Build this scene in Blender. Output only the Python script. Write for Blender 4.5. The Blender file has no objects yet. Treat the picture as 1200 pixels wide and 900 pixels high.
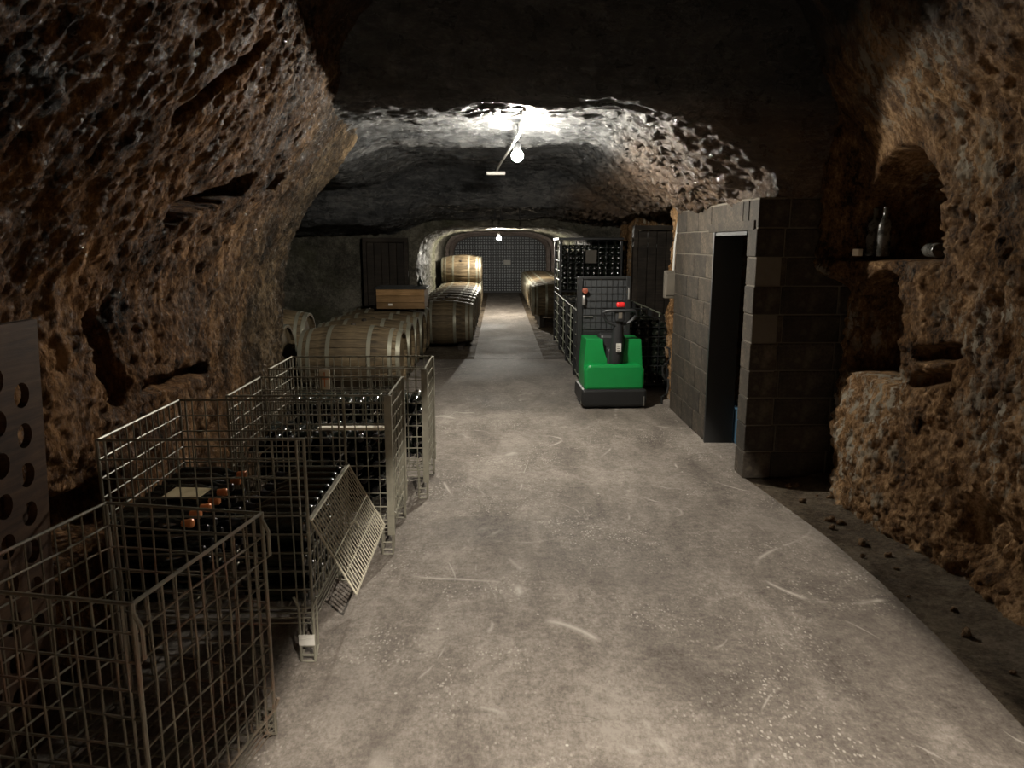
import bpy, bmesh, math, random
import numpy as np
from mathutils import Vector, Matrix, Euler

random.seed(7)
rng = np.random.RandomState(11)
S = bpy.context.scene
COL = S.collection
PI = math.pi

# ------------------------------------------------------------------ camera, world, exposure
EYE = 1.65
cd = bpy.data.cameras.new('camera'); cam = bpy.data.objects.new('camera', cd); COL.objects.link(cam)
cam.location = (0, 0, EYE)
cam.rotation_euler = (math.radians(90 - 10.72), 0, math.radians(-0.99))
cd.sensor_width = 36; cd.lens = 36 * 867 / 1200
cd.clip_start = 0.05; cd.clip_end = 100
S.camera = cam
w = bpy.data.worlds.new('world'); S.world = w; w.use_nodes = True
w.node_tree.nodes['Background'].inputs[0].default_value = (0, 0, 0, 1)
w.node_tree.nodes['Background'].inputs[1].default_value = 0
S.view_settings.view_transform = 'Standard'; S.view_settings.look = 'None'
S.view_settings.exposure = 1.05; S.view_settings.gamma = 1; S.view_settings.use_curve_mapping = False
S.cycles.use_denoising = True
S.cycles.max_bounces = 8; S.cycles.diffuse_bounces = 5
S.cycles.sample_clamp_indirect = 4.0
LAMP_NEAR, LAMP_MID, LAMP_FAR = 450.0, 138.0, 180.0      # radiant watts of the bulbs
WARM = (1.0, 0.91, 0.78); COOL = (1.0, 0.94, 0.82)

# ------------------------------------------------------------------ materials
def nt(name):
    m = bpy.data.materials.new(name); m.use_nodes = True
    n = m.node_tree; b = n.nodes['Principled BSDF']
    return m, n, b
def N(n, t, **k):
    x = n.nodes.new(t)
    for a, v in k.items(): setattr(x, a, v)
    return x
def ramp(n, fac, stops, interp='LINEAR'):
    r = N(n, 'ShaderNodeValToRGB'); r.color_ramp.interpolation = interp
    e = r.color_ramp.elements
    while len(e) < len(stops): e.new(0.5)
    for i, (p, c) in enumerate(stops):
        e[i].position = p; e[i].color = (c[0], c[1], c[2], 1) if len(c) == 3 else c
    n.links.new(fac, r.inputs[0]); return r.outputs[0]
def G(v): return (v, v, v)
def noise(n, vec, scale, detail=5, rough=.55, dist=0.0):
    t = N(n, 'ShaderNodeTexNoise'); t.inputs['Scale'].default_value = scale
    t.inputs['Detail'].default_value = detail; t.inputs['Roughness'].default_value = rough
    t.inputs['Distortion'].default_value = dist
    if vec is not None: n.links.new(vec, t.inputs['Vector'])
    return t.outputs['Fac']
def mapping(n, scale=(1, 1, 1), coord='Object', rot=(0, 0, 0)):
    tc = N(n, 'ShaderNodeTexCoord'); mp = N(n, 'ShaderNodeMapping')
    mp.inputs['Scale'].default_value = scale; mp.inputs['Rotation'].default_value = rot
    n.links.new(tc.outputs[coord], mp.inputs['Vector']); return mp.outputs[0]
def mix(n, fac, a, b, mode='MIX'):
    x = N(n, 'ShaderNodeMix', data_type='RGBA', blend_type=mode)
    for sock, v in ((x.inputs[0], fac), (x.inputs[6], a), (x.inputs[7], b)):
        if isinstance(v, (int, float)): sock.default_value = v
        elif isinstance(v, tuple): sock.default_value = (v[0], v[1], v[2], 1)
        else: n.links.new(v, sock)
    return x.outputs[2]
def math_(n, op, a, b=None):
    x = N(n, 'ShaderNodeMath', operation=op)
    for i, v in enumerate((a, b)):
        if v is None: continue
        if isinstance(v, (int, float)): x.inputs[i].default_value = v
        else: n.links.new(v, x.inputs[i])
    return x.outputs[0]
def bump(n, b, h, strength=.5, dist=.02, prev=None):
    x = N(n, 'ShaderNodeBump'); x.inputs['Strength'].default_value = strength; x.inputs['Distance'].default_value = dist
    n.links.new(h, x.inputs['Height'])
    if prev is not None: n.links.new(prev, x.inputs['Normal'])
    n.links.new(x.outputs[0], b.inputs['Normal']); return x.outputs[0]
def objrand(n):
    return N(n, 'ShaderNodeObjectInfo').outputs['Random']

def mat_plain(name, col, rough=.5, metal=0.0, vary=0.0, spec=.5, grime=0.0, grime_col=(.02, .018, .015), gscale=9):
    m, n, b = nt(name)
    v = mapping(n)
    c = (*col, 1)
    b.inputs['Roughness'].default_value = rough; b.inputs['Metallic'].default_value = metal
    b.inputs['Specular IOR Level'].default_value = spec
    f = noise(n, v, gscale, 6, .6)
    out = ramp(n, f, [(.35, G(1 - .6 * max(grime, .15))), (.65, G(1.0))])
    base = mix(n, 1.0, col, out, 'MULTIPLY')
    if grime:
        g = noise(n, v, gscale * .5, 6, .65)
        base = mix(n, ramp(n, g, [(.5, G(0)), (.68, G(grime))]), base, grime_col)
    if vary:
        rr = ramp(n, objrand(n), [(0, G(1 - vary)), (1, G(1 + vary))])
        base = mix(n, 1.0, base, rr, 'MULTIPLY')
    n.links.new(base, b.inputs['Base Color'])
    bump(n, b, f, .15, .004)
    return m

def mat_rock(name, dark, mid, light, stretch=(1, 1, 1), patches=None, soot=None, rough=(.38, .75), bscale=26, bstr=.7, moss=None, glint=False, brown=None, spec=None, alcove_dim=None):
    m, n, b = nt(name)
    v = mapping(n, stretch); v0 = mapping(n)
    a = noise(n, v, 1.6, 7, .6, .4); c = noise(n, v, 9, 8, .68, .3); d = noise(n, v, 34, 6, .7)
    s = math_(n, 'ADD', math_(n, 'MULTIPLY', a, .36), math_(n, 'ADD', math_(n, 'MULTIPLY', c, .34), math_(n, 'MULTIPLY', d, .30)))
    e = noise(n, v, 75, 4, .75)
    s = math_(n, 'ADD', s, math_(n, 'MULTIPLY', math_(n, 'SUBTRACT', e, .5), .22))
    col = ramp(n, s, [(.40, dark), (.5, mid), (.60, light)])
    if moss:
        g = noise(n, v0, .9, 5, .6)
        col = mix(n, ramp(n, g, [(.48, G(0)), (.62, G(.8))]), col, moss)
    if patches:                               # pale mineral crust
        p1 = noise(n, v0, 1.1, 3, .5); p2 = noise(n, mapping(n, (1, 1, .45)), 14, 6, .7)
        pm = math_(n, 'MULTIPLY', ramp(n, p1, [(.47, G(0)), (.57, G(1))]), ramp(n, p2, [(.52, G(0)), (.57, G(1))]))
        col = mix(n, pm, col, patches)
    if alcove_dim:                                  # blackish olive towards the alcove, toning down the bulb-lit rock by colour
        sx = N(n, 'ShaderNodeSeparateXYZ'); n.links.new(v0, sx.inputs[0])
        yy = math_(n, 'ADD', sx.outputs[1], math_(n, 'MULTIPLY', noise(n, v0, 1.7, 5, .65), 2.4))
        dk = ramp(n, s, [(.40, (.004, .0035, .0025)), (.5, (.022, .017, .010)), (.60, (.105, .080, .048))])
        col = mix(n, ramp(n, math_(n, 'MULTIPLY', yy, .1), [((alcove_dim[0] + 1.0) / 10, G(0)), ((alcove_dim[1] + 1.2) / 10, G(.92))]), col, dk)
    if brown:                                 # reddish bed of rock on the right shoulder
        sx = N(n, 'ShaderNodeSeparateXYZ'); n.links.new(v0, sx.inputs[0])
        xx = math_(n, 'ADD', sx.outputs[0], math_(n, 'MULTIPLY', noise(n, v0, 1.5, 5, .6), 1.2))
        k1 = ramp(n, math_(n, 'MULTIPLY', xx, .2), [(1.35 / 5, G(0)), (1.95 / 5, G(1))])
        b3 = ramp(n, s, [(.36, brown[0]), (.5, brown[1]), (.63, brown[2])])
        k2 = ramp(n, math_(n, 'MULTIPLY', sx.outputs[2], .25), [(2.36 / 4, G(1)), (2.58 / 4, G(0))])
        col = mix(n, math_(n, 'MULTIPLY', k1, k2), col, b3)
    if soot:                                  # black soot on the upper rock
        sx = N(n, 'ShaderNodeSeparateXYZ'); n.links.new(v0, sx.inputs[0])
        zz = math_(n, 'ADD', sx.outputs[2], math_(n, 'MULTIPLY', noise(n, v0, 2.2, 5, .6), .9))
        sm = ramp(n, math_(n, 'MULTIPLY', zz, .25), [(soot[0] / 4, G(0)), (soot[1] / 4, G(1))])
        col = mix(n, sm, col, (.030, .030, .031))
    n.links.new(col, b.inputs['Base Color'])
    r = noise(n, v0, 5, 4, .6)
    ro = ramp(n, r, [(.40, G(rough[0])), (.60, G(rough[1]))])
    if glint:                                 # beads of water
        gl = math_(n, 'MULTIPLY', ramp(n, noise(n, v0, 42, 3, .6), [(.60, G(0)), (.64, G(1))]), ramp(n, noise(n, v0, 1.3, 3, .5), [(.42, G(.35)), (.58, G(1))]))
        ro = mix(n, gl, ro, G(.07))
        sp = ramp(n, gl, [(0, G(.10)), (1, G(1.0))]); n.links.new(sp, b.inputs['Specular IOR Level'])
    n.links.new(ro, b.inputs['Roughness'])
    b.inputs['Specular IOR Level'].default_value = .15 if spec is None else spec
    vo = N(n, 'ShaderNodeTexVoronoi'); vo.inputs['Scale'].default_value = bscale; n.links.new(v, vo.inputs['Vector'])
    hh = math_(n, 'ADD', math_(n, 'MULTIPLY', noise(n, v, bscale * 1.1, 10, .78, .3), 1.3), math_(n, 'MULTIPLY', vo.outputs['Distance'], .35))
    p = bump(n, b, hh, min(1, bstr * 1.35), .042)
    bump(n, b, noise(n, v0, bscale * 5, 4, .75), .6, .008, p)
    return m

M = {}
M['rock_left'] = mat_rock('rock_left', (.010, .005, .002), (.155, .073, .027), (.50, .27, .12), (1, 1, .45), soot=(3.2, 3.7), rough=(.42, .85), glint=True, alcove_dim=(3.8, 5.6))
M['rock_right'] = mat_rock('rock_right', (.015, .007, .003), (.21, .112, .046), (.60, .38, .20), (1, 1, .6), patches=(.42, .37, .29), soot=(2.85, 3.4), rough=(.45, .85))
M['rock_ceiling'] = mat_rock('rock_ceiling', (.016, .017, .018), (.056, .058, .060), (.16, .157, .152), (.45, 1.3, 1), rough=(.14, .5), bscale=20, bstr=.8, spec=.6, brown=((.035, .022, .014), (.125, .083, .055), (.30, .22, .155)))
M['rock_tunnel'] = mat_rock('rock_tunnel', (.05, .047, .038), (.13, .12, .095), (.27, .25, .20), (1, .7, 1), rough=(.4, .8), moss=(.085, .085, .05), bscale=16)
M['rock_pink'] = mat_rock('rock_pink', (.13, .10, .085), (.24, .19, .165), (.36, .30, .27), (1, 1, 1), rough=(.5, .8))
M['earth'] = mat_rock('earth', (.055, .041, .028), (.145, .111, .077), (.26, .21, .155), (1, 1, 1), rough=(.6, .95), bscale=40, bstr=.9)  # gravel colour, also painted in as shade along the right wall

def mat_concrete():
    m, n, b = nt('concrete_floor'); v = mapping(n)
    a = noise(n, v, .55, 6, .6, .3); c = noise(n, mapping(n, (1, .45, 1)), 3.0, 8, .66, .6); d = noise(n, mapping(n, (1, .6, 1)), 70, 5, .75)
    s = math_(n, 'ADD', math_(n, 'MULTIPLY', a, .38), math_(n, 'ADD', math_(n, 'MULTIPLY', c, .34), math_(n, 'MULTIPLY', d, .28)))
    s = math_(n, 'ADD', s, math_(n, 'MULTIPLY', math_(n, 'SUBTRACT', noise(n, v, 16, 8, .8), .5), .34))
    col = ramp(n, s, [(.38, (.070, .058, .049)), (.49, (.162, .139, .119)), (.59, (.285, .253, .222))])
    # scuffs and hairline scratches
    def lines(scale, width, mscale, lo, hi, stretch=(1, 1, 1), dist=1.2):
        l = noise(n, mapping(n, stretch), scale, 2, .4, dist)
        l = math_(n, 'ABSOLUTE', math_(n, 'SUBTRACT', l, .5))
        l = ramp(n, l, [(0, G(1)), (width, G(0))])
        k = ramp(n, noise(n, v, mscale, 3, .6), [(lo, G(0)), (hi, G(1))])
        return math_(n, 'MULTIPLY', l, k)
    col = mix(n, math_(n, 'MULTIPLY', lines(.62, .0055, 1.9, .54, .62, (1, 1, 1), .35), .9), col, (.42, .385, .34))
    col = mix(n, math_(n, 'MULTIPLY', lines(1.5, .008, 2.6, .55, .63, (1.5, .6, 1), .4), .7), col, (.40, .37, .33))
    col = mix(n, math_(n, 'MULTIPLY', lines(.9, .004, 1.2, .55, .65, (.4, 1.8, 1)), .7), col, (.07, .06, .05))
    # flecks of grit and small pale chips in worn patches
    vo = N(n, 'ShaderNodeTexVoronoi'); vo.inputs['Scale'].default_value = 60; n.links.new(mapping(n, (1, .6, 1)), vo.inputs['Vector'])
    fl = math_(n, 'MULTIPLY', ramp(n, vo.outputs['Distance'], [(.18, G(1)), (.36, G(0))]), math_(n, 'MULTIPLY', ramp(n, noise(n, v, 1.4, 6, .7), [(.48, G(0)), (.60, G(.9))]), ramp(n, noise(n, v, 21, 5, .7), [(.42, G(0)), (.5, G(1))])))
    col = mix(n, fl, col, (.40, .37, .325))
    vo2 = N(n, 'ShaderNodeTexVoronoi'); vo2.inputs['Scale'].default_value = 5; n.links.new(v, vo2.inputs['Vector'])
    col = mix(n, ramp(n, vo2.outputs['Distance'], [(.025, G(1)), (.04, G(0))]), col, (.50, .47, .42))
    # big damp stains
    st = ramp(n, noise(n, v, .8, 5, .65, .5), [(.52, G(0)), (.66, G(.45))])
    col = mix(n, st, col, (.105, .088, .075))
    n.links.new(col, b.inputs['Base Color'])
    n.links.new(ramp(n, a, [(.4, G(.68)), (.6, G(.88))]), b.inputs['Roughness']); b.inputs['Specular IOR Level'].default_value = .3
    p = bump(n, b, c, .25, .01); bump(n, b, d, .35, .004, p)
    return m
M['concrete'] = mat_concrete()

def mat_oak(name, a, b_, c):
    m, n, b = nt(name)
    g = noise(n, mapping(n, (1.2, 14, 14)), 2.6, 7, .65, .4); l = noise(n, mapping(n, (2, 2, 2)), 2.2, 5, .6)
    col = ramp(n, math_(n, 'ADD', math_(n, 'MULTIPLY', g, .55), math_(n, 'MULTIPLY', l, .45)), [(.36, a), (.5, b_), (.64, c)])
    rr = ramp(n, objrand(n), [(0, G(.66)), (1, G(1.25))])
    col = mix(n, 1.0, col, rr, 'MULTIPLY')
    n.links.new(col, b.inputs['Base Color']); b.inputs['Roughness'].default_value = .7; b.inputs['Specular IOR Level'].default_value = .25
    bump(n, b, g, .4, .004); return m
M['oak'] = mat_oak('oak', (.034, .025, .014), (.098, .071, .040), (.175, .132, .076))
M['oak_dark'] = mat_oak('oak_dark', (.010, .008, .006), (.026, .020, .015), (.055, .044, .033))
M['box_wood'] = mat_oak('box_wood', (.10, .055, .020), (.20, .115, .046), (.28, .165, .075))
M['rack_wood'] = mat_oak('rack_wood', (.026, .012, .006), (.068, .034, .016), (.11, .060, .032))
M['hoop'] = mat_plain('hoop', (.26, .25, .19), .5, .4, .15, grime=.5, grime_col=(.10, .06, .03))
M['wire'] = mat_plain('wire', (.30, .285, .225), .45, .3, .08, grime=.65, grime_col=(.06, .05, .04), gscale=14)
M['wire_light'] = mat_plain('wire_light', (.56, .52, .41), .45, .2, .05, grime=.35, grime_col=(.12, .10, .07), gscale=14)
M['wire_rust'] = mat_plain('wire_rust', (.25, .225, .17), .55, .25, .05, grime=.9, grime_col=(.17, .07, .038), gscale=7)
M['wire_green'] = mat_plain('wire_green', (.44, .47, .36), .42, .2, .08, grime=.5, grime_col=(.05, .05, .04), gscale=10)
M['black_steel'] = mat_plain('black_steel', (.018, .019, .020), .45, .2, .0, grime=.2)
M['black_plastic'] = mat_plain('black_plastic', (.020, .021, .023), .5)
M['grey_panel'] = mat_plain('grey_panel', (.040, .043, .046), .45, .1)
M['green_paint'] = mat_plain('green_paint', (.006, .235, .052), .32, 0, grime=.22, grime_col=(.01, .09, .03))
M['red'] = mat_plain('red', (.62, .02, .02), .4)
M['amber'] = mat_plain('amber', (.22, .06, .035), .4)
M['white_paper'] = mat_plain('white_paper', (.62, .60, .55), .7, grime=.25, grime_col=(.3, .28, .24))
M['card'] = mat_plain('card', (.50, .41, .24), .8, grime=.25, grime_col=(.28, .21, .12))
M['card_white'] = mat_plain('card_white', (.78, .72, .60), .8)
M['orange'] = mat_plain('orange', (.80, .30, .11), .38, .1, .25)
M['foil_dark'] = mat_plain('foil_dark', (.03, .028, .03), .3, .5)
M['cable'] = mat_plain('cable', (.45, .44, .41), .5)
M['cable_black'] = mat_plain('cable_black', (.02, .02, .02), .5)
M['box_grey'] = mat_plain('box_grey', (.13, .113, .09), .6, grime=.5, grime_col=(.10, .08, .06))
M['blue_plastic'] = mat_plain('blue_plastic', (.05, .11, .17), .5)
M['steel'] = mat_plain('steel', (.45, .44, .42), .35, .8, grime=.4)
M['mortar'] = mat_plain('mortar', (.13, .113, .088), .9, grime=.3)
def mat_glass():
    m, n, b = nt('bottle_glass')
    b.inputs['Base Color'].default_value = (.008, .011, .008, 1); b.inputs['Roughness'].default_value = .09
    b.inputs['Specular IOR Level'].default_value = .7
    f = noise(n, mapping(n), 40, 4, .6)
    n.links.new(ramp(n, f, [(.4, G(.06)), (.7, G(.3))]), b.inputs['Roughness'])
    return m
M['glass'] = mat_glass()
def mat_glass_dusty():
    m, n, b = nt('bottle_glass_dusty'); f = noise(n, mapping(n), 18, 5, .65)
    n.links.new(ramp(n, f, [(.35, (.02, .021, .019)), (.65, (.10, .092, .078))]), b.inputs['Base Color'])
    n.links.new(ramp(n, f, [(.4, G(.12)), (.7, G(.7))]), b.inputs['Roughness']); return m
M['glass_dusty'] = mat_glass_dusty()
def mat_block():
    m, n, b = nt('concrete_block'); v = mapping(n)
    s = math_(n, 'ADD', math_(n, 'MULTIPLY', noise(n, v, 4, 7, .65), .6), math_(n, 'MULTIPLY', noise(n, v, 55, 4, .7), .4))
    col = ramp(n, s, [(.38, (.010, .008, .005)), (.5, (.036, .027, .018)), (.62, (.098, .076, .051))])
    g = noise(n, v, 1.3, 5, .6)
    col = mix(n, ramp(n, g, [(.45, G(0)), (.62, G(.7))]), col, (.016, .012, .009))
    p = noise(n, v, 3.1, 4, .6)
    col = mix(n, ramp(n, p, [(.60, G(0)), (.68, G(.5))]), col, (.14, .115, .085))
    col = mix(n, 1.0, col, ramp(n, objrand(n), [(0, G(.65)), (1, G(1.3))]), 'MULTIPLY')
    n.links.new(col, b.inputs['Base Color']); b.inputs['Roughness'].default_value = .85
    bump(n, b, s, .5, .008); return m
M['block'] = mat_block()
def mat_emit(name, col, strength):
    m, n, b = nt(name)
    b.inputs['Base Color'].default_value = (*col, 1); b.inputs['Emission Color'].default_value = (*col, 1)
    b.inputs['Emission Strength'].default_value = strength
    return m

# ------------------------------------------------------------------ mesh helpers
class MB:
    def __init__(s): s.v = []; s.f = []
    def add(s, vs, fs):
        o = len(s.v); s.v += [tuple(p) for p in vs]; s.f += [tuple(i + o for i in f) for f in fs]; return s
    def box(s, c, d, bev=0.0, rot=None):
        hx, hy, hz = d[0] / 2, d[1] / 2, d[2] / 2
        if bev <= 0:
            vs = [Vector((x * hx, y * hy, z * hz)) for z in (-1, 1) for y in (-1, 1) for x in (-1, 1)]
            fs = [(0, 2, 3, 1), (4, 5, 7, 6), (0, 1, 5, 4), (2, 6, 7, 3), (0, 4, 6, 2), (1, 3, 7, 5)]
        else:
            bm = bmesh.new(); bmesh.ops.create_cube(bm, size=1)
            for q in bm.verts: q.co = Vector((q.co.x * d[0], q.co.y * d[1], q.co.z * d[2]))
            bmesh.ops.bevel(bm, geom=bm.edges[:], offset=min(bev, min(d) * .45), segments=2, profile=.5, affect='EDGES')
            bm.verts.index_update(); vs = [q.co.copy() for q in bm.verts]; fs = [tuple(q.index for q in f.verts) for f in bm.faces]; bm.free()
        R = Euler(rot).to_matrix() if rot else None
        c = Vector(c)
        return s.add([(R @ q if R else q) + c for q in vs], fs)
    def tube(s, pts, r, n=6, cap=True):
        pts = [Vector(p) for p in pts]; m = len(pts); rings = []
        for i, p in enumerate(pts):
            t = (pts[min(i + 1, m - 1)] - pts[max(i - 1, 0)]).normalized()
            a = Vector((0, 0, 1)) if abs(t.z) < .9 else Vector((1, 0, 0))
            u = t.cross(a).normalized(); v = t.cross(u)
            rr = r[i] if isinstance(r, (list, tuple)) else r
            rings += [p + (u * math.cos(2 * PI * k / n) + v * math.sin(2 * PI * k / n)) * rr for k in range(n)]
        fs = [(i * n + k, i * n + (k + 1) % n, (i + 1) * n + (k + 1) % n, (i + 1) * n + k) for i in range(m - 1) for k in range(n)]
        if cap: fs += [tuple(range(n))[::-1], tuple((m - 1) * n + k for k in range(n))]
        return s.add(rings, fs)
    def lathe(s, prof, n=16, M_=None, close=False):
        vs = []; m = len(prof)
        for (r, z) in prof:
            for k in range(n):
                p = Vector((r * math.cos(2 * PI * k / n), r * math.sin(2 * PI * k / n), z)); vs.append(M_ @ p if M_ else p)
        fs = []
        rngm = m if close else m - 1
        for i in range(rngm):
            j = (i + 1) % m
            fs += [(i * n + k, i * n + (k + 1) % n, j * n + (k + 1) % n, j * n + k) for k in range(n)]
        if not close:
            if prof[0][0] > 1e-6: fs.append(tuple(range(n))[::-1])
            if prof[-1][0] > 1e-6: fs.append(tuple((m - 1) * n + k for k in range(n)))
        return s.add(vs, fs)
    def prism(s, poly, y0, y1):            # polygon in XZ, extruded along Y
        k = len(poly)
        vs = [(x, y0, z) for x, z in poly] + [(x, y1, z) for x, z in poly]
        fs = [tuple(range(k)), tuple(range(2 * k - 1, k - 1, -1))] + [(i, k + i, k + (i + 1) % k, (i + 1) % k) for i in range(k)]
        return s.add(vs, fs)
    def mesh(s, name, mat, smooth=False):
        me = bpy.data.meshes.new(name); me.from_pydata(s.v, [], s.f); me.materials.append(M[mat] if isinstance(mat, str) else mat)
        bm = bmesh.new(); bm.from_mesh(me); bmesh.ops.recalc_face_normals(bm, faces=bm.faces); bm.to_mesh(me); bm.free()
        if smooth:
            me.polygons.foreach_set('use_smooth', [True] * len(me.polygons))
            try: me.set_sharp_from_angle(angle=math.radians(smooth if smooth is not True else 40))
            except Exception: pass
        me.update(); return me
    def build(s, name, mat, parent=None, smooth=False, bevel=0.0):
        o = link(name, s.mesh(name, mat, smooth), parent)
        if bevel:
            bv = o.modifiers.new('bevel', 'BEVEL'); bv.width = bevel; bv.segments = 2; bv.limit_method = 'ANGLE'
        return o
def link(name, data, parent=None, loc=None, rot=None):
    o = bpy.data.objects.new(name, data); COL.objects.link(o)
    if parent is not None: o.parent = parent
    if loc is not None: o.location = loc
    if rot is not None: o.rotation_euler = rot
    return o
def tag(o, label=None, cat=None, group=None, kind=None):
    if label: o['label'] = label
    if cat: o['category'] = cat
    if group: o['group'] = group
    if kind: o['kind'] = kind
    return o
def thing(name, label, cat, loc=(0, 0, 0), rz=0.0, group=None):
    return tag(link(name, None, None, loc, (0, 0, rz)), label, cat, group)
def copy_tree(o, parent=None):
    c = o.copy(); COL.objects.link(c); c.parent = parent
    for ch in list(o.children): copy_tree(ch, c)
    return c
def structure(o, label=None): return tag(o, label, None, None, 'structure')

# ------------------------------------------------------------------ numpy noise
_perm = np.arange(256); rng.shuffle(_perm); _perm = np.concatenate([_perm, _perm, _perm])
_grad = rng.normal(size=(256, 3)); _grad /= np.linalg.norm(_grad, axis=1)[:, None]
_jit = rng.rand(256, 3)
def perlin(p):
    i = np.floor(p).astype(np.int64); f = p - i; i &= 255
    u = f * f * f * (f * (f * 6 - 15) + 10)
    out = np.zeros(len(p))
    for dx in (0, 1):
        wx = u[:, 0] if dx else 1 - u[:, 0]
        a = _perm[(i[:, 0] + dx) & 255]
        for dy in (0, 1):
            wy = u[:, 1] if dy else 1 - u[:, 1]
            b = _perm[a + ((i[:, 1] + dy) & 255)]
            for dz in (0, 1):
                wz = u[:, 2] if dz else 1 - u[:, 2]
                g = _grad[_perm[b + ((i[:, 2] + dz) & 255)]]
                out += wx * wy * wz * (g[:, 0] * (f[:, 0] - dx) + g[:, 1] * (f[:, 1] - dy) + g[:, 2] * (f[:, 2] - dz))
    return out
def fbm(p, oct=5, gain=.5, ridged=False):
    o = np.zeros(len(p)); a = 1.0; t = 0
    for k in range(oct):
        q = perlin(p + k * 17.3)
        if ridged: q = 1 - 2.2 * np.abs(q)
        o += a * q; t += a; a *= gain; p = p * 2.03
    return o / t
def worley(p):
    i = np.floor(p).astype(np.int64); best = np.full(len(p), 9.0); sec = np.full(len(p), 9.0)
    for dx in (-1, 0, 1):
        for dy in (-1, 0, 1):
            for dz in (-1, 0, 1):
                c = i + (dx, dy, dz)
                h = _perm[_perm[_perm[c[:, 0] & 255] + (c[:, 1] & 255)] + (c[:, 2] & 255)]
                d = np.sqrt(((c + _jit[h] - p) ** 2).sum(1))
                m = d < best
                sec = np.where(m, best, np.minimum(sec, d)); best = np.where(m, d, best)
    return best, sec
def sst(a, b, x):
    t = np.clip((x - a) / (b - a), 0, 1); return t * t * (3 - 2 * t)
def segdist(y, z, a, b, sy=1.0):
    a = np.array(a); b = np.array(b); d = b - a
    t = np.clip(((y - a[0]) * d[0] + (z - a[1]) * d[1]) / (d @ d), 0, 1)
    return np.hypot(y - a[0] - t * d[0], z - a[1] - t * d[1])

def grid_mesh(name, P, mat, flip=False, label=None):
    a, b, _ = P.shape
    idx = np.arange(a * b).reshape(a, b)
    q = np.stack([idx[:-1, :-1], idx[1:, :-1], idx[1:, 1:], idx[:-1, 1:]], -1).reshape(-1, 4)
    if flip: q = q[:, ::-1]
    me = bpy.data.meshes.new(name); nf = len(q)
    me.vertices.add(a * b); me.vertices.foreach_set('co', P.reshape(-1).astype(np.float32))
    me.loops.add(nf * 4); me.loops.foreach_set('vertex_index', q.reshape(-1).astype(np.int32))
    me.polygons.add(nf); me.polygons.foreach_set('loop_start', np.arange(0, nf * 4, 4, dtype=np.int32))
    me.polygons.foreach_set('use_smooth', np.ones(nf, dtype=bool))
    me.update(calc_edges=True); me.validate(); me.materials.append(M[mat])
    return structure(link(name, me), label)
def polyline(pts, step, it=2):
    p = np.array(pts, float)
    for _ in range(it):
        q = [p[0]]
        for a, b in zip(p[:-1], p[1:]): q += [a * .75 + b * .25, a * .25 + b * .75]
        q.append(p[-1]); p = np.array(q)
    L = np.concatenate([[0], np.cumsum(np.linalg.norm(np.diff(p, axis=0), axis=1))])
    n = int(L[-1] / step) + 1; s = np.linspace(0, L[-1], n)
    o = np.stack([np.interp(s, L, p[:, 0]), np.interp(s, L, p[:, 1])], 1)
    t = np.gradient(o, axis=0); t /= np.linalg.norm(t, axis=1)[:, None]
    return o, t

# ------------------------------------------------------------------ rock walls
def wall(name, pts, side, z0, z1, step, inward, disp, mat, label):
    o, t = polyline(pts, step); zz = np.arange(z0, z1, step)
    nrm = np.stack([t[:, 1], -t[:, 0]], 1) * (1 if side == 'left' else -1)     # towards the room
    A, B = len(o), len(zz)
    X = np.repeat(o[:, 0], B); Y = np.repeat(o[:, 1], B); Z = np.tile(zz, A); NX = np.repeat(nrm[:, 0], B); NY = np.repeat(nrm[:, 1], B)
    d = inward(Y, Z) + disp(X, Y, Z)
    d0 = 0.35 * fbm(np.stack([X * 1.5, Y * 1.5, Z * 1.5 + 5], 1), 3)
    P = np.stack([X + NX * d, Y + NY * d, Z + .1 * d0], 1).reshape(A, B, 3)
    return grid_mesh(name, P, mat, side == 'right', label)

def left_in(Y, Z): return .80 * sst(1.25, 2.85, Z) * (1 - sst(6.2, 7.4, Y)) + .45 * sst(2.75, 3.4, Z) + .06 * sst(.6, 0, Z)
def left_disp(X, Y, Z):
    p = np.stack([X, Y, Z], 1)
    d = .14 * fbm(p * 1.1, 4)
    d += .042 * fbm(p * (4.5, 4.5, 2.4) + 3, 4, .6, True) - .03
    w1, w2 = worley(p * (15, 15, 8) + .5 * np.stack([fbm(p * 7 + 9, 3)] * 3, 1)); d += .020 * (w2 - w1) - .01
    w1, w2 = worley(p * (38, 38, 22)); d += .010 * (w2 - w1)
    d += .085 * fbm(p * (15, 15, 9) + 1, 4, .82)
    wob = .05 * fbm(p * 5 + 31, 3)
    for a, b, wd, dep in (((3.05, 2.16), (3.45, 2.52), .045, .20), ((3.62, 1.80), (4.35, 1.99), .07, .24), ((4.8, 2.02), (5.0, 2.05), .06, .2),
                          ((2.5, .60), (3.15, .52), .15, .20), ((3.6, .95), (4.4, .92), .05, .12), ((3.2, 1.3), (3.35, 1.0), .1, .12)):
        s = segdist(Y, Z, a, b) + wob; d -= dep * sst(wd, wd * .45, s)
    return d
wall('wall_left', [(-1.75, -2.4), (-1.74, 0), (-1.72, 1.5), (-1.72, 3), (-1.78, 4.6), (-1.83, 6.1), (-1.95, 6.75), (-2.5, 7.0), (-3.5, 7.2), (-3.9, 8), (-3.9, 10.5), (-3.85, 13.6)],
     'left', -.08, 3.40, .0135, left_in, left_disp, 'rock_left', 'wet brown hewn rock wall along the left side')

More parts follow.
